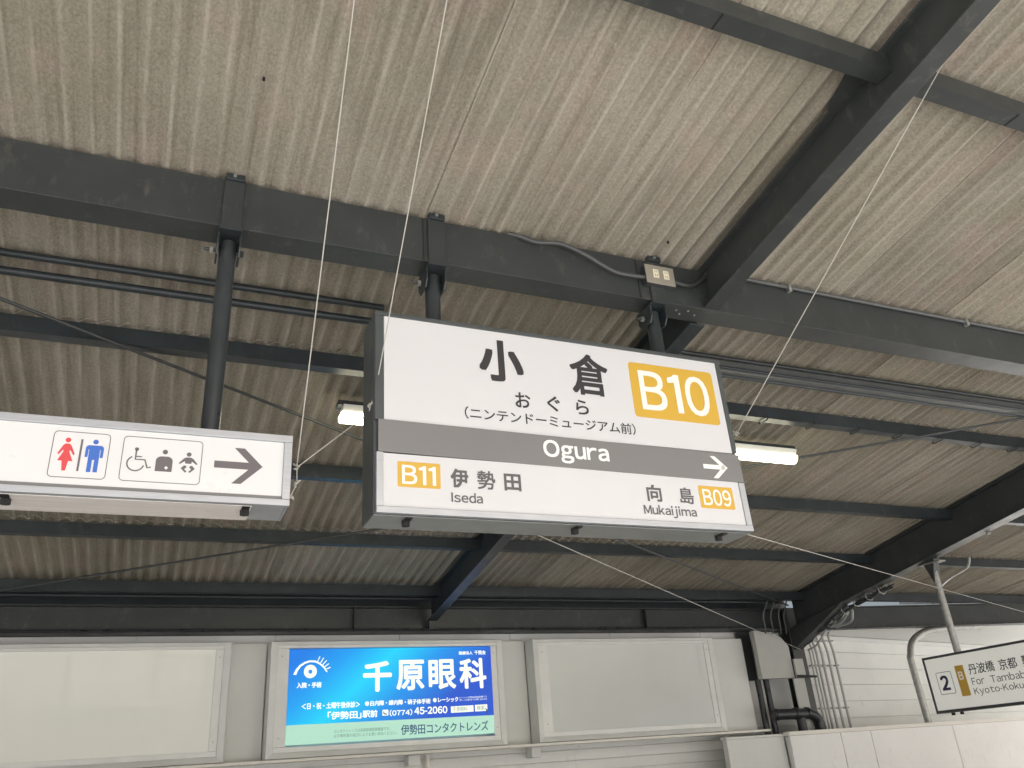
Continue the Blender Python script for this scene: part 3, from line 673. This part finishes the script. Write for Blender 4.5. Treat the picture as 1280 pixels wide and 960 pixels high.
tt('kana_lettering', 'ら', (1.686, 1.752, 3.068, 3.142), bold=.0013)
tt('note_lettering', '（ニンテンドーミュージアム前）', (1.138, 1.991, 2.990, 3.048), 'ink', .0005)
def badge(a, body, tb, bold):
    m = MB(); poly(m, F3, rrect(*a, .018*(1 if a[1]-a[0] > .3 else .35))); bo = m.build('station_number_badge', 'yellow', st)
    text('badge_lettering', body, faceXZ(3.0-.0013), *tb, 'badge_white', bo, bold)
badge((2.003, 2.494, 3.089, 3.382), 'B10', (2.050, 2.452, 3.128, 3.345), .0032)
badge((.838, 1.018, 2.664, 2.772), 'B11', (.855, .998, 2.676, 2.757), .0014)
badge((2.290, 2.484, 2.654, 2.763), 'B09', (2.308, 2.468, 2.668, 2.748), .0012)
tt('latin_lettering', 'Ogura', (1.495, 1.824, 2.818, 2.923), 'ink_white', .0022, Fb)
m = MB(); strip(m, Fb, [(2.338, 2.861), (2.462, 2.861)], .022); m.sweep([(2.385, 2.9913, 2.916), (2.413, 2.9913, 2.916), (2.478, 2.9913, 2.861), (2.413, 2.9913, 2.804), (2.385, 2.9913, 2.804), (2.446, 2.9913, 2.861)], (0, .0009, 0)); m.build('direction_arrow', 'ink_white', st)
tt('kanji_lettering', '伊', (1.062, 1.140, 2.675, 2.757), 'ink_grey', .0026)
tt('kanji_lettering', '勢', (1.179, 1.260, 2.675, 2.757), 'ink_grey', .0014)
tt('kanji_lettering', '田', (1.300, 1.378, 2.676, 2.752), 'ink_grey', .0026)
tt('latin_lettering', 'Iseda', (1.062, 1.199, 2.612, 2.656), 'ink_grey', .0009)
tt('kanji_lettering', '向', (2.002, 2.080, 2.670, 2.750), 'ink_grey', .0022)
tt('kanji_lettering', '島', (2.178, 2.256, 2.668, 2.748), 'ink_grey', .0014)
tt('latin_lettering', 'Mukaijima', (1.974, 2.257, 2.596, 2.654), 'ink_grey', .0009)
def latch(x, par, z):
    MB().box(x-.014, x+.014, 3.02, 3.062, z-.006, z-.0005).build('latch_plate', 'black', par)
    MB().tube([(x, 3.075, z-.0005), (x, 3.075, z-.022)], .017, 12).build('latch_knob', 'black', par, smooth=True)
for x in (.89, 1.652, 2.415): latch(x, st, 2.547)

# ------------------------------------------------------------------ toilet direction sign
ts = empty('toilet_sign', (0, 0, 0), 'white hanging toilet direction sign with pictograms and a right arrow', 'sign')
XL, XT = -1.32, .420
MB().box(XL, XT-.012, 3.016, 3.205, 2.562, 2.838).build('sign_housing', 'silver', ts, bevel=.003)
MB().box(XL, .288, 3.018, 3.200, 2.5575, 2.5615).build('underside_cover', 'steel_brushed', ts, bevel=.001)
MB().box(XT-.0118, XT-.002, 3.016, 3.205, 2.562, 2.838).build('end_cap', 'silver', ts, bevel=.002)
m = MB(); m.box(XL, XT, 2.990, 3.0155, 2.812, 2.840); m.build('frame_rail', 'silver', ts, bevel=.002)
m = MB(); m.box(XL, XT, 2.990, 3.0155, 2.558, 2.583); m.build('frame_rail', 'silver', ts, bevel=.002)
m = MB(); m.box(.390, XT, 2.990, 3.0155, 2.5835, 2.8115); m.build('frame_rail', 'silver', ts, bevel=.002)
MB().box(XL, .3895, 2.998, 3.015, 2.5835, 2.596).build('inner_lip', 'band', ts)
MB().box(XL, .3895, 3.0, 3.014, 2.5965, 2.8115).build('sign_face', 'sign_lit', ts)
m = MB(); strip(m, F3, rrect(-.388, -.211, 2.621, 2.789, .014), .0022, closed=True); m.build('pictogram_outline', 'pic_grey', ts)
m = MB(); strip(m, F3, rrect(-.167, .098, 2.622, 2.789, .014), .0022, closed=True); m.build('pictogram_outline', 'pic_grey', ts)
def pic(name, mat, shapes):
    m = MB()
    for s in shapes: poly(m, F3, s)
    return m.build(name, mat, ts)
def nrm(pts, a): return [(a[0]+(a[1]-a[0])*u, a[2]+(a[3]-a[2])*v) for u, v in pts]
wm = (-.370, -.314, 2.645, 2.744)
pic('woman_pictogram', 'red', [circ(-.342, 2.7575, .0088, 20),
    nrm([(.33, .97), (.40, 1), (.60, 1), (.67, .97), (.74, .92), (.98, .62), (.90, .58), (.70, .77), (.66, .70), (.92, .36), (.68, .36), (.60, 0), (.40, 0), (.32, .36), (.08, .36), (.34, .70), (.30, .77), (.10, .58), (.02, .62), (.26, .92)], wm)])
mm = (-.284, -.227, 2.645, 2.744)
pic('man_pictogram', 'blue', [circ(-.2555, 2.7575, .0088, 20),
    nrm([(.14, 1), (.86, 1), (.96, .96), (1, .90), (1, .55), (.84, .55), (.84, .84), (.80, .84), (.80, 0), (.56, 0), (.56, .46), (.44, .46), (.44, 0), (.20, 0), (.20, .84), (.16, .84), (.16, .55), (0, .55), (0, .90), (.04, .96)], mm)])
m = MB(); strip(m, F3, [(-.299, 2.764), (-.299, 2.646)], .0065); m.build('divider', 'pic_grey', ts)
m = MB(); poly(m, F3, circ(-.1215, 2.742, .0068, 16)); strip(m, F3, [(-.1225, 2.738), (-.1225, 2.7035), (-.091, 2.7035), (-.081, 2.674), (-.069, 2.6775)], .0052); strip(m, F3, [(-.1225, 2.7145), (-.102, 2.7145)], .004)
strip(m, F3, circ(-.1205, 2.688, .0275, 26, 118, 348), .0046); m.build('wheelchair_pictogram', 'pic_grey', ts)
oo = pic('ostomate_pictogram', 'pic_grey', [circ(-.027, 2.7385, .0088, 20), [(-.055, 2.664), (.001, 2.664), (.001, 2.705), (-.001, 2.712), (-.007, 2.718), (-.015, 2.721), (-.039, 2.721), (-.047, 2.718), (-.053, 2.712), (-.055, 2.705)]])
m = MB(); poly(m, faceXZ(2.9987), [(-.0205, 2.676), (-.0205, 2.672), (-.0165, 2.672), (-.0165, 2.676), (-.0125, 2.676), (-.0125, 2.680), (-.0165, 2.680), (-.0165, 2.684), (-.0205, 2.684), (-.0205, 2.680), (-.0245, 2.680), (-.0245, 2.676)]); m.build('cross_mark', 'ink_white', oo)
pic('baby_pictogram', 'pic_grey', [circ(.054, 2.7355, .0082, 20),
    [(.046, 2.7235), (.062, 2.7235), (.070, 2.719), (.086, 2.700), (.0825, 2.697), (.066, 2.709), (.064, 2.700), (.044, 2.700), (.042, 2.709), (.0255, 2.697), (.022, 2.700), (.038, 2.719)],
    [(.040, 2.692), (.045, 2.692), (.050, 2.687), (.042, 2.678), (.051, 2.669), (.046, 2.665), (.030, 2.681)],
    [(.063, 2.692), (.068, 2.692), (.078, 2.681), (.062, 2.665), (.057, 2.669), (.066, 2.678), (.058, 2.687)]])
m = MB(); poly(m, F3, [(.143, 2.7195), (.2655, 2.7195), (.211, 2.775), (.247, 2.775), (.315, 2.7065), (.241, 2.635), (.208, 2.635), (.2655, 2.6925), (.143, 2.6925)]); m.build('direction_arrow', 'pic_grey', ts)
for x in (-.505, .269): latch(x, ts, 2.562)

# ------------------------------------------------------------------ hangers
def hanger(x, ztop, label, r=.036, seam=False):
    e = empty('sign_hanger', (0, 0, 0), label, 'hanger', 'dark hanger poles between beam and signs')
    MB().tube([(x, 3.125, ztop), (x, 3.125, 3.770)], r, 20).build('pole', 'pole', e, smooth=True)
    MB().box(x-.042, x+.042, 3.035, 3.0485, ZB0-.012, ZB1+.014).build('strap_plate', 'steel', e, bevel=.002)
    MB().box(x-.040, x+.040, 3.020, 3.049, ZB1-.012, ZB1+.020).build('clip_block', 'steel_blue', e, bevel=.003)
    MB().tube([(x-.004, 3.019, ZB1+.005), (x-.004, 3.010, ZB1+.005)], .008, 6).build('clip_bolt', 'galv', e)
    MB().box(x-.048, x+.048, 3.030, 3.20, ZB0-.024, ZB0-.013).build('top_plate', 'steel_blue', e, bevel=.002)
    for s in (-1, 1):
        a = x+s*.0455
        MB().sweep([(a-.004, 3.06, ZB0-.0245), (a-.004, 3.19, ZB0-.0245), (a-.004, 3.19, 3.72), (a-.004, 3.165, 3.685), (a-.004, 3.085, 3.685), (a-.004, 3.06, 3.72)], (.008, 0, 0)).build('ear_plate', 'steel_blue', e, bevel=.0015)
    MB().tube([(x-.098, 3.125, 3.728), (x+.066, 3.125, 3.728)], .0075, 8).build('through_bolt', 'steel', e, smooth=True)
    for a in (x-.074, x+.052): MB().tube([(a, 3.125, 3.728), (a+.014, 3.125, 3.728)], .016, 6).build('nut', 'galv' if a < x else 'steel', e)
    return e
hanger(.122, 2.836, 'dark pole with bolted clamp holding the toilet sign, leftmost in view')
hanger(-1.02, 2.836, 'dark pole with bolted clamp at the left end of the toilet sign, outside the frame')
hanger(1.052, 3.460, 'short dark pole with clamp above the left part of the station name sign')
hanger(2.285, 3.460, 'short dark pole with clamp above the B10 badge beside the rafter')

# ------------------------------------------------------------------ outlet on the beam
e = empty('outlet_box', (0, 0, 0), 'small beige outlet plate with two ivory sockets on the main beam', 'outlet')
MB().box(2.203, 2.375, 3.006, 3.047, 3.885, 3.998).build('outlet_body', 'steel', e, bevel=.003)
pl = MB().box(2.200, 2.379, 3.0, 3.0055, 3.884, 3.999).build('face_plate', 'plate', e, bevel=.0015)
for x in (2.262, 2.326):
    so = MB().box(x-.017, x+.017, 2.996, 3.0, 3.920, 3.972).build('socket', 'ivory', e, bevel=.001)
    m = MB()
    for dz in (.012, -.012):
        for dx in (-.006, .006): m.box(x+dx-.0012, x+dx+.0012, 2.9952, 2.9965, 3.946+dz-.006, 3.946+dz+.006)
    m.build('slot', 'black', so)
o = MB().tube(bez([(1.44, 3.06, 4.07), (1.50, 3.035, 4.045), (1.58, 3.02, 4.018), (1.71, 3.012, 4.030), (1.85, 3.012, 3.990), (1.95, 3.015, 3.945), (2.03, 3.02, 3.922), (2.12, 3.02, 3.920), (2.203, 3.02, 3.925)], 8), .0115, 12).build('flexible_conduit', 'cond_dark', smooth=True)
tag(o, 'grey flexible conduit looping over the beam into the outlet box', 'conduit')
o = MB().tube(bez([(2.376, 3.025, 3.935), (2.46, 3.025, 3.925), (2.53, 3.03, 3.945), (2.60, 3.035, 4.0), (2.63, 3.03, 4.04)], 8), .0135, 12).build('flexible_conduit', 'steel', smooth=True)
tag(o, 'dark flexible conduit leaving the outlet box towards the rafter', 'conduit')
e = empty('beam_pipe', (0, 0, 0), 'thin grey pipe clipped along the top of the main beam right of the rafter', 'pipe')
MB().tube([(2.69, 3.035, 4.052), (16, 3.035, 4.052)], .011, 10).build('pipe_run', 'conduit', e, smooth=True)
for x in (3.2, 4.66, 6.1): MB().box(x, x+.02, 3.018, 3.0485, 4.02, 4.068).build('pipe_clip', 'galv', e, bevel=.002)

# conduit pair between beam and next purlin
for x0, x1, s in ((-12, .97, 'left of the station name sign'), ):
    for y, z, r, t_ in ((3.72, 3.935, .019, 'upper'), (3.76, 3.862, .021, 'lower')):
        o = MB().tube([(x0, y, z), (x1, y, z)], r, 12).build('roof_conduit', 'steel_blue', smooth=True); tag(o, '%s of two dark conduits under the roof %s' % (t_, s), 'conduit')
e = empty('cable_tray', (0, 0, 0), 'grey cable channel running under the roof right of the station name sign', 'cable tray')
MB().box(2.70, 16, 3.73, 3.80, 3.852, 3.925).build('tray_body', 'conduit', e, bevel=.003)
MB().tube([(2.70, 3.722, 3.938), (16, 3.722, 3.938)], .013, 10).build('tray_edge', 'steel_blue', e, smooth=True)
MB().tube([(2.70, 3.722, 3.868), (16, 3.722, 3.868)], .009, 10).build('tray_edge', 'steel_blue', e, smooth=True)
MB().tube([(2.70, 3.80, 3.850), (16, 3.80, 3.850)], .012, 10).build('tray_edge', 'steel_blue', e, smooth=True)

# ------------------------------------------------------------------ roof bracing rods
def rodz(y): return rz(y)-.118
def rod(a, c, label, sag=0):
    e = empty('brace_rod', (0, 0, 0), label, 'brace rod', 'crossed brace rods under the roof'); pts = []
    for k in range(13):
        u = k/12; x = a[0]+(c[0]-a[0])*u; y = a[1]+(c[1]-a[1])*u; pts.append((x, y, rodz(y)-sag*math.sin(math.pi*u)))
    MB().tube(pts, .0095, 8).build('rod', 'steel', e, smooth=True)
    q = Vector(pts[6]); d = (Vector(pts[7])-q).normalized()
    MB().tube([q-d*.09, q-d*.07, q+d*.07, q+d*.09], [.008, .014, .014, .008], 8).build('turnbuckle', 'steel', e, smooth=True)
rod((-2.2, 3.25), (7.12, 7.98), 'dark brace rod falling from upper left behind the signs to the post at lower right')
rod((7.1, 3.22), (-1.6, 8.0), 'dark brace rod falling from upper right behind the signs towards the lower left', .03)

# ------------------------------------------------------------------ fluorescent lamps
def lamp(x0, x1, label):
    e = empty('fluorescent_lamp', (0, 0, 0), label, 'lamp', 'lit fluorescent lamps under the roof')
    y = 4.49; z = 3.705
    MB().box(x0-.02, x1+.0, y+.02, y+.10, z-.004, z+.028).build('mounting_base', 'steel', e, bevel=.002)
    MB().sweep([(x0+.01, y, z-.005), (x0+.01, y+.13, z-.005), (x0+.01, y+.105, z-.05), (x0+.01, y+.025, z-.05)], (x1-x0-.02, 0, 0)).build('reflector', 'lamp_body', e, bevel=.002)
    pr = [(x0, y+.065+.050*math.cos(R(a)), z-.048+.058*math.sin(R(a))) for a in range(180, 361, 15)]
    MB().sweep(pr, (x1-x0, 0, 0)).build('diffuser', 'lamp_glow', e, smooth=True, bevel=.006)
    for x in (x0+.2, x0+.42): MB().tube([(x, y+.06, z+.0285), (x, y+.06, rz(y+.06)+.004)], .008, 8).build('mounting_stem', 'steel', e)
lamp(.912, 2.10, 'lit fluorescent lamp showing at the left edge of the station name sign')
lamp(3.235, 4.425, 'lit fluorescent lamp showing at the right edge of the station name sign')

# ------------------------------------------------------------------ wires
def knot(p, par, seed):
    rnd = random.Random(seed); pts = [Vector(p)+Vector((rnd.uniform(-.012, .012), rnd.uniform(-.012, .012), rnd.uniform(-.014, .014))) for _ in range(9)]
    MB().tube(bez(pts, 4), .0032, 6).build('wire_knot', 'wire', par, smooth=True)
def wire(pts, label, knots=(), r=.0023, mat='wire', group='thin white support wires'):
    e = empty('support_wire', (0, 0, 0), label, 'wire', group)
    MB().tube(pts, r, 8).build('wire_strand', mat, e, smooth=True)
    for i, k in enumerate(knots): knot(k, e, i+11)
wire([(.4135, 1.918, 4.222), (.453, 3.08, 2.750), (.4535, 3.06, 2.675), (.425, 3.03, 2.60)], 'white wire from the roof down to the right end of the toilet sign', [(.453, 3.075, 2.748), (.4535, 3.06, 2.672), (.43, 3.04, 2.607)])
wire([(.733, 1.8155, 4.238), (.828, 2.985, 3.560), (.7651, 2.99, 3.10), (.735, 3.03, 2.97)] if False else [(.733, 1.8155, 4.238), (.7600, 3.04, 3.115), (.7300, 3.04, 3.000)], 'white wire from the roof down to the left edge of the station name sign', [(.758, 3.03, 3.108), (.737, 3.04, 3.030)])
wire([(2.79, 1.2225, 4.323), (2.628, 3.05, 3.082), (2.565, 3.06, 3.05)], 'white wire from the upper right down to the right edge of the station name sign', [(2.628, 3.05, 3.082)])
wire([(.455, 3.075, 2.745), (.740, 3.17, 3.03)], 'short white wire linking the toilet sign to the station name sign', r=.0025)
wire([(1.345, 3.06, 2.553), (7.20, 8.02, 2.71)], 'white stay wire from under the station name sign to the big frame post')
wire([(2.555, 3.06, 2.560), (11.9, 7.86, 2.98)], 'white stay wire from the right end of the station name sign to the far right')
